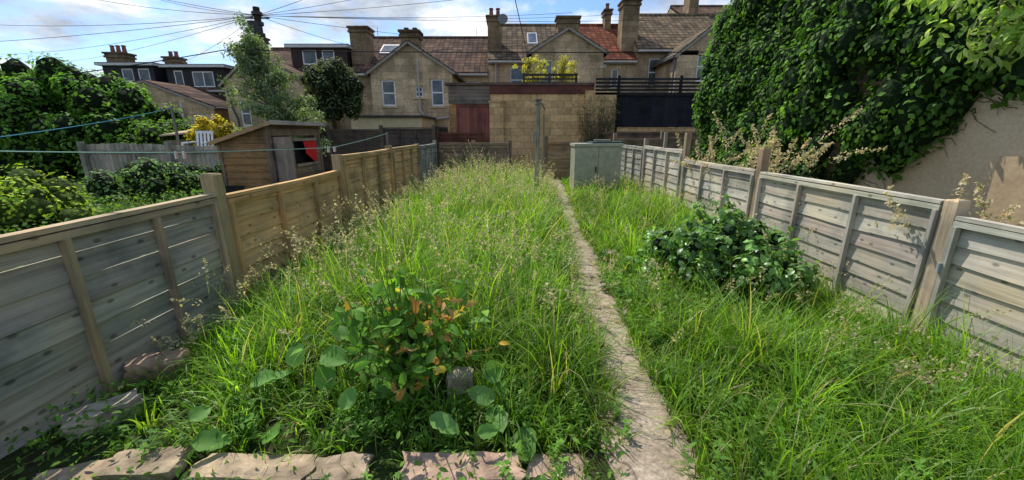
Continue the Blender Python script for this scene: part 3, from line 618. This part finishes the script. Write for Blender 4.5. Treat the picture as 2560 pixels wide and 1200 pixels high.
for k in range(20):
    y=R.uniform(3.6,5.6); z=.6+(5.35-y)*.78+.25; p=[(4.79,y,z)]
    for j in range(6): y-=R.uniform(0,.10); z-=R.uniform(-.02,.10); p.append((4.785,y,z))
    mb.tube(p,.004,(.22,.17,.12),4,False)
mb.obj('ivy_stems',BARK,iv)
ob=empty('overhanging_branch'); acc=Acc(); mb=MB(); bc=[]
for (a,b,c) in (((4.3,3.9,2.75),(3.55,3.4,2.35),(3.0,3.1,1.98)),((4.2,3.7,2.5),(3.6,3.3,2.15),(3.25,3.0,1.72)),((3.55,3.4,2.35),(3.3,3.3,2.3),(2.95,3.3,2.2)),((3.6,3.3,2.15),(3.6,3.1,1.95),(3.5,2.95,1.8)),((4.0,3.5,2.6),(3.3,3.0,2.3),(2.8,2.8,2.1))):
    mb.tube([a,b,c],[.012,.008,.003],(.12,.10,.06),5)
    for t in np.linspace(.25,1,10):
        p=np.array(a)*(1-t)**2+2*np.array(b)*t*(1-t)+np.array(c)*t*t; bc.append(p+R.normal(size=3)*.03)
cloud(acc,bc,np.full(len(bc),.11),14,.09,[(.34,.50,.12),(.28,.44,.10),(.40,.52,.18)],T_L,up=.6,surf=.2,down=.8)
acc.obj('leaves',LEAF,ob); mb.obj('twigs',BARK,ob)
def bushmass(name,c,r,nclump,cr,per,size,cols,inner=(.014,.026,.008),tmpl=T_D,mat=None,trunk=None,up=.4,shape=None,down=.3,sc=.72,surf=.7):
    e=empty(name); acc=Acc(); cen=[];rad=[]
    for i in range(nclump):
        d=R.normal(size=3); d/=np.linalg.norm(d)
        if d[2]<-.4: d[2]*=-1
        q=np.array(c)+d*np.array(r)*R.uniform(.62,1.0)
        if shape: q=shape(q)
        cen.append(q); rad.append(cr*R.uniform(.65,1.25))
    cloud(acc,cen,rad,per,size,cols,tmpl,up=up,down=down,surf=surf)
    acc.obj('foliage',mat or LEAF,e)
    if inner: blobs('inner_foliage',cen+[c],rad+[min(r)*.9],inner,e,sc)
    if trunk: trunk(e)
    return e,cen
bushmass('large_hedge',(-13.2,12.3,.85),(3.1,1.8,2.1),190,.42,130,.12,[(.11,.24,.035),(.14,.30,.045),(.18,.35,.05)])
bushmass('large_hedge',(-9.9,11.6,.6),(1.0,.9,.8),50,.28,120,.10,[(.15,.30,.035),(.18,.36,.04),(.12,.25,.035)])
bushmass('yellow_shrub',(-7.7,10.6,1.0),(.5,.3,.55),30,.15,80,.06,[(.8,.6,.04),(.7,.52,.05),(.5,.48,.06)],inner=(.3,.25,.03))
bushmass('lime_shrub',(-6.2,5.0,.1),(.8,.6,.55),42,.2,90,.055,[(.46,.58,.05),(.38,.52,.05),(.24,.40,.05)],inner=(.07,.11,.02))
bushmass('low_shrub',(-6.9,7.6,.1),(1.0,.8,.45),36,.22,90,.06,[(.11,.22,.05),(.15,.29,.07),(.24,.36,.16)])
bushmass('ivy_clump',(-7.2,8.7,.15),(1.9,.25,.35),40,.2,80,.06,[(.05,.12,.03),(.07,.16,.035)])
bushmass('olive_tree',(-6.0,14.2,2.2),(1.0,.7,1.25),60,.33,130,.08,[(.13,.16,.07),(.16,.19,.08),(.11,.14,.06)],trunk=lambda e:(lambda m:(m.tube([(-6.1,14.2,-.1),(-6.05,14.2,1.2),(-6.1,14.2,2.2)],[.12,.1,.05],(.08,.06,.045)),m.obj('trunk',BARK,e)))(MB()))
def climber():
    e=empty('climbing_shrub'); acc=Acc(); mb=MB(); cen=[]
    for i in range(70):
        a=R.uniform(-1,1); b=Vector((2.75+a*.15,13.5,-.1)); z=R.uniform(.7,2.35); t=Vector((2.75+a*.65*(.5+z*.25),13.45+R.uniform(-.25,.15),z))
        m_=b.lerp(t,.55)+Vector((R.normal()*.08,R.normal()*.05,.1)); mb.tube([b,m_,t],[.012,.008,.004],(.20,.16,.12),4,False)
        for q in (.5,.7,.85,1.0): cen.append(np.array(b.lerp(t,q))+R.normal(size=3)*.05)
    cloud(acc,cen,np.full(len(cen),.12),9,.06,[(.08,.11,.045),(.11,.13,.055),(.2,.17,.11)],T_D,surf=.1)
    acc.obj('foliage',LEAF,e); mb.obj('stems',BARK,e)
climber()
def bigtree():
    e=empty('garden_tree'); mb=MB(); acc=Acc(); cen=[];rad=[]
    bx,by=-6.0,11.0
    mb.tube([(bx,by,-.2),(bx+.05,by,.8),(bx-.05,by,1.8),(bx-.3,by,2.8),(bx-.6,by,3.7)],[.11,.09,.07,.04,.015],(.12,.10,.08),8)
    def W(z): return float(np.interp(z,[.6,1.3,1.9,2.5,3.0,3.5,3.9],[1.0,1.25,1.1,.85,.6,.38,.1]))
    def CX(z): return float(np.interp(z,[.6,1.5,2.5,3.8],[-5.95,-6.0,-6.3,-6.75]))
    for i in range(64):
        z0=R.uniform(.5,3.3); wd=W(z0+.35)
        a=R.uniform(0,2*math.pi); L=wd*R.uniform(.55,1.08); rise=R.uniform(.1,.5)*L+.12
        p0=Vector((CX(z0),by,z0)); p2=Vector((CX(z0+rise)+math.cos(a)*L,by+math.sin(a)*L*.8,z0+rise)); p1=p0.lerp(p2,.5)+Vector((0,0,.06))
        mb.tube([p0,p1,p2],[.025,.015,.005],(.12,.10,.08),5)
        for t2 in np.linspace(.3,1.05,5):
            q=p0.lerp(p2,t2); cen.append(np.array(q)+R.normal(size=3)*.06); rad.append(R.uniform(.10,.2))
    for z in np.linspace(2.8,3.95,12): cen.append(np.array((CX(z)+R.normal()*W(z)*.4,by+R.normal()*.1,z))); rad.append(.13)
    cloud(acc,cen,rad,42,.082,[(.17,.24,.12),(.22,.30,.16),(.12,.19,.09),(.34,.39,.27)],T_L,up=.4,surf=.2,jn=1.0)
    acc.obj('foliage',LEAF,e); mb.obj('trunk_and_limbs',BARK,e)
bigtree()
acc=Acc(); 
bcn=[np.array((R.choice([.75,1.8])+R.normal()*.22,14.55+R.uniform(-.1,.1),2.85+R.uniform(0,.8))) for i in range(60)]
cloud(acc,bcn,np.full(60,.10),32,.09,[(.75,.62,.14),(.62,.55,.12),(.45,.48,.12)],T_L,surf=.1,down=.6); 
acc.obj('bamboo_leaves',LEAF,pl)
mb=MB()
for i in range(40): 
    x=R.uniform(.5,2.0); mb.tube([(x,14.55,2.8),(x+R.uniform(-.1,.1),14.55,3.2+R.uniform(0,.5))],.008,(.45,.38,.1),4,False)
mb.obj('bamboo_canes',PLAIN,pl)
def darkbush():
    e=empty('laurel_bush'); acc=Acc(); cen=[];rad=[]; mb=MB()
    for i in range(105):
        d=R.normal(size=3); d/=np.linalg.norm(d); d[2]=abs(d[2])
        k=R.uniform(.45,1.2) if i%4 else R.uniform(1.0,1.35)
        q=np.array((1.68,3.12,.08))+d*np.array((.55,.46,.44))*k
        cen.append(q); rad.append(R.uniform(.05,.12))
        if i%3==0: mb.tube([(1.68,3.12,-.1),(1.68+(q[0]-1.68)*.4,3.12+(q[1]-3.12)*.4,q[2]*.7),tuple(q)],[.010,.006,.003],(.10,.08,.05),5)
    cloud(acc,cen,rad,34,.056,[(.11,.23,.06),(.14,.28,.07),(.18,.34,.08),(.08,.17,.05),(.24,.42,.10)],T_O,up=.9,surf=.3,jn=.9)
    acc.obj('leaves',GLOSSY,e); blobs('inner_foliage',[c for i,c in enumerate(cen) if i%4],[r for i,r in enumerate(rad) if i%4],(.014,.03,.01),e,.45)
    mb.obj('stems',BARK,e)
darkbush()
def frontbush():
    e=empty('yellowing_shrub'); mb=MB(); P=[];Nn=[];S=[];C=[]
    gcols=np.array([(.12,.26,.04),(.16,.33,.05),(.09,.20,.035),(.22,.42,.06)]); ycols=np.array([(.70,.42,.07),(.62,.5,.09),(.48,.24,.08),(.56,.32,.14)])
    for i in range(96):
        a=R.uniform(0,6.28); L=R.uniform(.03,.42); bx,by=-.46+R.normal()*.07,1.66+R.normal()*.06
        hz=R.uniform(.30,.60)*(1-.6*(L/.44)**2)+.05; tip=Vector((bx+math.cos(a)*L,by+math.sin(a)*L*.8,hz))
        mid=Vector((bx,by,0)).lerp(tip,.5)+Vector((0,0,.05))
        mb.tube([(bx,by,-.02),mid,tip],[.006,.004,.002],(.16,.22,.06),5)
        yel=R.random()<(.45 if tip.x>-.5 and tip.x<-.2 else .08)
        for t in np.linspace(.15,1.0,12):
            q=Vector((bx,by,0))*(1-t)**2+mid*2*t*(1-t)+tip*t*t
            P.append(np.array(q)+R.normal(size=3)*.012); d=np.array([math.cos(a),math.sin(a),0])*R.uniform(-.5,.8)+R.normal(size=3)*.5+np.array([0,-.3,.6]); Nn.append(d)
            S.append(R.uniform(.045,.085)); C.append((ycols[R.integers(4)] if (yel and R.random()<.55) else gcols[R.integers(4)])*R.uniform(.8,1.25))
    Tm=(T_L[0]*np.array([1,1.25,1.2]),T_L[1])
    acc=Acc(); acc.add(*leaves(np.array(P),np.array(Nn),np.array(S),np.array(C),Tm,down=-.25)); acc.obj('leaves',LEAF,e); mb.obj('stems',BARK,e)
frontbush()
# ------------------------------------------------------------------ rocks
def rock(name,c,s,rz,col,seed):
    bm=bmesh.new(); bmesh.ops.create_cube(bm,size=1); bmesh.ops.subdivide_edges(bm,edges=bm.edges[:],cuts=7,use_grid_fill=True)
    rr=np.random.default_rng(seed); ph=rr.uniform(0,6,6)
    m=MB(); vs=[]
    for v in bm.verts:
        p=v.co.copy(); q=p.normalized()*.5*1.2; p=p.lerp(q,.12)
        k=1+.05*math.sin(p.x*9+ph[0])+.05*math.sin(p.y*8+ph[1]+p.z*5)+.03*math.sin(p.z*15+p.x*21+ph[2])+rr.normal()*.012
        x,y,z=p.x*s[0]*k,p.y*s[1]*k*(1+.1*math.sin(p.x*6+ph[3])),p.z*s[2]*k; vs.append((c[0]+x*math.cos(rz)-y*math.sin(rz),c[1]+x*math.sin(rz)+y*math.cos(rz),c[2]+z))
    m.add(vs,[tuple(v.index for v in f.verts) for f in bm.faces],col); bm.free()
    return m.obj(name,ROCK,None,False)
for i,(c,s,rz,col) in enumerate((((-1.34,1.19,.0),(.26,.12,.10),.1,(.50,.39,.26)),((-.94,1.18,-.005),(.44,.12,.09),-.04,(.50,.38,.25)),((-.62,1.18,-.01),(.2,.11,.09),.06,(.46,.35,.24)),((-.17,1.18,-.01),(.44,.13,.09),.03,(.52,.35,.26)),((.17,1.19,-.015),(.22,.12,.08),-.1,(.48,.34,.25)),
    ((-1.60,1.10,-.02),(.30,.24,.06),.4,(.48,.35,.23)),((-1.76,1.46,.02),(.24,.11,.09),.9,(.52,.44,.32)),((-1.80,1.80,.04),(.24,.11,.13),.4,(.55,.37,.24)),((-.24,1.60,.05),(.12,.09,.2),.2,(.42,.36,.26)),
    ((1.02,2.95,.03),(.14,.1,.08),.4,(.45,.41,.32)),((.95,3.75,.03),(.14,.12,.09),1,(.4,.35,.27)),((2.15,1.9,-.1),(.2,.14,.12),1,(.3,.2,.15)),((2.05,2.3,-.06),(.16,.12,.1),.3,(.4,.32,.25)))):
    rock('garden_stone',c,s,rz,col,i)
# ------------------------------------------------------------------ grass
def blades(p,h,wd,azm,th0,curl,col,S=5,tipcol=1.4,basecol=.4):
    n=len(p); t=np.linspace(0,1,S+1); th=th0[:,None]+curl[:,None]*t[None]**1.5
    dx=np.sin(th)*h[:,None]/S; dz=np.cos(th)*h[:,None]/S
    hx=np.concatenate([np.zeros((n,1)),np.cumsum(dx[:,1:],1)],1); hz=np.concatenate([np.zeros((n,1)),np.cumsum(dz[:,1:],1)],1)
    cx=p[:,0:1]+hx*np.cos(azm)[:,None]; cy=p[:,1:2]+hx*np.sin(azm)[:,None]; cz=np.maximum(p[:,2:3]+hz,p[:,2:3]+.005)
    tw=azm+math.pi/2+R.normal(size=n)*.5
    wv=wd[:,None]*np.clip((1-t[None]**1.6),.04,1)*.5
    ox=wv*np.cos(tw)[:,None]; oy=wv*np.sin(tw)[:,None]
    V=np.stack([np.stack([cx-ox,cy-oy,cz],-1),np.stack([cx+ox,cy+oy,cz],-1)],2)
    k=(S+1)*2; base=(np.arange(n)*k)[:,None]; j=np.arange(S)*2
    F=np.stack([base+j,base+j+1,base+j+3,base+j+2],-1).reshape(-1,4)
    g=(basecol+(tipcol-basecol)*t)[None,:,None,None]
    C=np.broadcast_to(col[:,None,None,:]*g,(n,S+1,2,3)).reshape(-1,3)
    return V.reshape(-1,3),[F],C,None
def vn(x,y,s,seed=0):
    return (np.sin(x*s+seed)*np.cos(y*s*1.13+seed*2)+np.sin(x*s*2.3+y*s*1.7+seed)*.5+np.sin(y*s*3.1-x*s*.7+seed*3)*.35)/1.85
def gheight(x,y):
    left=x<pathx(y)
    hl=np.interp(y,[.9,1.25,1.45,1.8,2.4,3.2,5,7,8.3,10.4],[.06,.12,.28,.46,.52,.56,.54,.48,.46,.25])
    hl=hl*(1+.35*np.exp(-((x+.5)**2/.6+(y-8.2)**2/1.2)))
    hr=np.interp(y,[.6,1.2,1.8,2.6,4,6,8,10.4],[.25,.36,.40,.38,.38,.40,.34,.25])
    h=np.where(left,hl,hr)
    d=np.abs(x-pathx(y)); h*=np.clip(.5+(d-.14)*1.5,.5,1)
    h*=np.clip(.22+(x-LX)*.85,.22,1); h*=1+.34*vn(x,y,2.1,1.3)
    fb=np.exp(-(((x+.46)/.42)**2+((y-1.45)/.28)**2)); h*=1-.55*fb
    db=np.exp(-(((x-1.65)/.6)**2+((y-2.8)/.55)**2)); h*=1-.6*db
    return h
def ok(x,y):
    d=np.abs(x-pathx(y)); edge=pathw(y)*(.85+.35*vn(x,y,6,2)); keep=(d>edge)&(x>LX+.03)&(x<RX-.03)
    keep&=~((y<1.27)&(y>1.08)&(x<pathx(y)-.1)&(R.random(len(x))<.8))
    return keep
def sample(n,ylo,yhi,xlo=LX+.03,xhi=RX-.03):
    x=R.uniform(xlo,xhi,n); y=R.uniform(ylo,yhi,n); k=ok(x,y); return x[k],y[k]
acc=Acc()
gc=np.array([(.16,.31,.025),(.20,.37,.03),(.12,.25,.022),(.25,.41,.05),(.17,.33,.025),(.09,.20,.02),(.23,.35,.07)])
for (n,a,b,wd,S,per) in ((38000,.5,3.0,.0068,5,26),(30000,3.0,6,.0085,4,26),(21000,6,10.4,.012,4,26)):
    nt_=int(n*.8/per); tx=R.uniform(LX,RX,nt_); ty=R.uniform(a,b,nt_); tr=R.uniform(.015,.06,nt_); thh=R.uniform(.5,1.3,nt_)
    tcol=gc[R.integers(0,len(gc),nt_)]*R.uniform(.7,1.3,(nt_,1))
    i=np.repeat(np.arange(nt_),per); ang=R.uniform(0,6.283,len(i)); rr=tr[i]*np.sqrt(R.random(len(i)))
    x=tx[i]+np.cos(ang)*rr; y=ty[i]+np.sin(ang)*rr; az1=ang+R.normal(size=len(i))*.5; hm=thh[i]; c1=tcol[i]*R.uniform(.8,1.2,(len(i),1))
    m2=int(n*.2); x2=R.uniform(LX,RX,m2); y2=R.uniform(a,b,m2)
    x=np.concatenate([x,x2]);y=np.concatenate([y,y2]);az1=np.concatenate([az1,R.uniform(0,6.28,m2)]);hm=np.concatenate([hm,R.uniform(.4,1,m2)]);c1=np.concatenate([c1,palette(m2,gc)])
    k=ok(x,y); x,y,az1,hm,c1=x[k],y[k],az1[k],hm[k],c1[k]; m=len(x)
    h=gheight(x,y)*hm*R.uniform(.55,1.15,m)*1.12
    col=c1*(1+.35*vn(x,y,1.3,7))[:,None]
    straw=R.random(m)<.06; col[straw]=np.array((.48,.42,.24))*R.uniform(.7,1.1,(straw.sum(),1))
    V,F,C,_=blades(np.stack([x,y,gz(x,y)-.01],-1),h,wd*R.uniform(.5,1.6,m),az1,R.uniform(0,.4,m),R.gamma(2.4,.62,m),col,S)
    acc.add(V,F,C)
for (n,xl,xh,yl,yh,hh) in ((8000,-9,-2.1,2.5,9,.16),(2500,2.8,4.7,2,9,.45),(2500,-2,3,10.7,13.8,.3)):
    x=R.uniform(xl,xh,n); y=R.uniform(yl,yh,n)
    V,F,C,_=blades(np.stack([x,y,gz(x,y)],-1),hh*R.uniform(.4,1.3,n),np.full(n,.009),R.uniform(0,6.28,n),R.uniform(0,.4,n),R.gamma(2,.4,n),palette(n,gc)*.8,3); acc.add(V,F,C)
gr=empty('overgrown_grass'); acc.obj('grass_blades',GRASS,gr)
def seedheads(acc,x,y,h,spk=24,sl=.014,spread=.016,col=(.62,.56,.36),z=None,wk=1):
    n=len(x); zz=gz(x,y) if z is None else z
    azm=R.uniform(0,6.28,n); scol=palette(n,[(.34,.40,.14),(.45,.44,.22)],var=.2)
    th0=R.uniform(0,.12,n); cu=R.uniform(.1,1.4,n)
    V,F,C,tip=blades(np.stack([x,y,zz],-1),h,(np.full(n,.003)+.0004*y)*wk,azm,th0,cu,scol,6,1.1,.6); acc.add(V,F,C)
    P=V.reshape(n,7,2,3).mean(2)
    idx=np.repeat(np.arange(n),spk); t=R.uniform(0,1,len(idx))
    f=4.3+1.7*t; i0=np.clip(f.astype(int),0,5); fr=(f-i0)[:,None]; pos=P[idx,i0]*(1-fr)+P[idx,i0+1]*fr
    pos=pos+R.normal(size=pos.shape)*(spread*(1.1-t)[:,None])
    sz=sl*R.uniform(.7,1.5,len(idx))
    acc.add(*leaves(pos,R.normal(size=pos.shape),sz,palette(len(idx),[col,tuple(c*.8 for c in col),(.46,.48,.24)],var=.2),T_D,down=.5))
acc=Acc()
x,y=sample(1900,1.8,9.6,xlo=LX+.05,xhi=.9); k=vn(x,y,2.2,11)+R.normal(size=len(x))*.4>-.15; x=x[k];y=y[k]; seedheads(acc,x,y,gheight(x,y)*R.uniform(1.1,1.6,len(x)))
x,y=sample(300,1.5,9.6,xlo=.9); seedheads(acc,x,y,gheight(x,y)*R.uniform(1.05,1.6,len(x)))
x=R.uniform(LX+.04,LX+.45,70); y=R.uniform(1.7,5.5,70); seedheads(acc,x,y,R.uniform(.3,.62,70))
for (cx,cy,n,h0,h1) in ((3.1,4.9,26,1.0,1.75),(2.95,2.62,12,.75,1.12),(2.95,6.2,12,.95,1.4),(2.9,3.6,6,.7,.95)):
    seedheads(acc,cx+R.normal(size=n)*.16,cy+R.normal(size=n)*.16,R.uniform(h0,h1,n),90,.026,.028,col=(.75,.66,.46),wk=1.8)
acc.obj('seed_heads',SEED,gr)
wd_=empty('ground_weeds'); acc=Acc()
TW=(T_L[0]*np.array([1,1.15,1]),T_L[1])
wc=[(.12,.25,.04),(.17,.33,.05),(.09,.19,.035),(.14,.29,.045)]
for (n,a,b,sz,zh) in ((15000,.6,2.0,.024,.11),(10000,2.0,5,.03,.18),(3000,5,9,.04,.2)):
    x,y=sample(n,a,b); k=vn(x,y,4,9)>-.2; x=x[k];y=y[k];m=len(x)
    pos=np.stack([x,y,gz(x,y)+R.random(m)*zh*(1+.5*vn(x,y,5,3))+.01],-1)
    acc.add(*leaves(pos,np.stack([R.normal(size=m)*.6,R.normal(size=m)*.6-.15,np.ones(m)],-1),sz*R.uniform(.5,1.7,m),palette(m,wc),TW,down=.0))
def whorls(acc,x,y,h,lv,sz,cols):
    n=len(x); z=gz(x,y); a=R.uniform(0,6.28,n); ln=R.uniform(.1,.5,n)
    tx=x+np.cos(a)*ln*h; ty=y+np.sin(a)*ln*h
    pc=palette(n,cols,var=.2); T,Fs=TW; k=len(T)
    for l in range(lv):
        t=(l+1)/lv
        for w_ in range(6):
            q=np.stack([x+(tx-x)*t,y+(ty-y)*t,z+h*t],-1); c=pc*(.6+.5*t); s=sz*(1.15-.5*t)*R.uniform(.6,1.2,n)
            bb=w_*math.pi/3+l*.5+R.normal(size=n)*.35+a; u=np.stack([np.cos(bb),np.sin(bb),np.full(n,.25)+R.normal(size=n)*.25],-1); u/=np.linalg.norm(u,axis=1,keepdims=True)
            nn=np.array([0,0,1.])-u*u[:,2:3]; nn/=np.linalg.norm(nn,axis=1,keepdims=True); v=np.cross(nn,u)
            V=q[:,None,:]+s[:,None,None]*(T[None,:,0:1]*u[:,None,:]+T[None,:,1:2]*v[:,None,:]+T[None,:,2:3]*nn[:,None,:])
            acc.add(V.reshape(-1,3),[(f[None]+(np.arange(n)*k)[:,None,None]).reshape(-1,f.shape[1]) for f in Fs],np.repeat(c,k,axis=0))
x,y=sample(260,1.0,1.6,xlo=-1.6,xhi=.5); k=(vn(x,y,5,3)>-.1); x,y=x[k],y[k]; whorls(acc,x,y,R.uniform(.05,.13,len(x)),4,.034,wc)
x,y=sample(300,.9,3.4,xlo=.7,xhi=2.5); k=vn(x,y,3,5)>.05; x,y=x[k],y[k]; whorls(acc,x,y,R.uniform(.10,.26,len(x)),5,.042,wc)
x,y=sample(240,2.2,5,xlo=-1.5,xhi=.5); k=vn(x,y,3,8)>.15; x,y=x[k],y[k]; whorls(acc,x,y,R.uniform(.2,.38,len(x)),6,.05,wc)
n=8000; x=R.uniform(-9,-2.1,n); y=R.uniform(2.5,9,n); pos=np.stack([x,y,R.random(n)*.22],-1)
acc.add(*leaves(pos,np.stack([R.normal(size=n)*.5,R.normal(size=n)*.5,np.ones(n)],-1),.06*R.uniform(.6,1.4,n),palette(n,[(.10,.21,.045),(.15,.28,.055)]),T_D))
acc.obj('weed_leaves',LEAF,wd_)
dl=empty('dock_plant'); acc=Acc()
px=np.array([(-.85,1.60,.24),(-.97,1.58,.18),(-.78,1.62,.29),(-.13,1.52,.17),(-.08,1.42,.10),(-1.18,1.22,.10),(-1.02,1.35,.11),(.05,1.33,.08),(-.68,1.36,.13),(-.3,1.34,.10)]+[(R.uniform(-1.5,.2),R.uniform(1.25,1.6),R.uniform(.08,.16)) for _ in range(10)]); n=len(px)
acc.add(*leaves(px,np.stack([R.normal(size=n)*.5,R.normal(size=n)*.3-.4,np.ones(n)],-1),R.uniform(.08,.16,n),palette(n,[(.15,.31,.07),(.21,.39,.11)]),T_B,down=.15)); acc.obj('leaves',LEAF,dl)
mb=MB()
for q in px: mb.tube([(q[0],q[1]+.03,-.01),tuple(q)],.003,(.14,.22,.06),4,False)
mb.obj('stalks',PLAIN,dl)
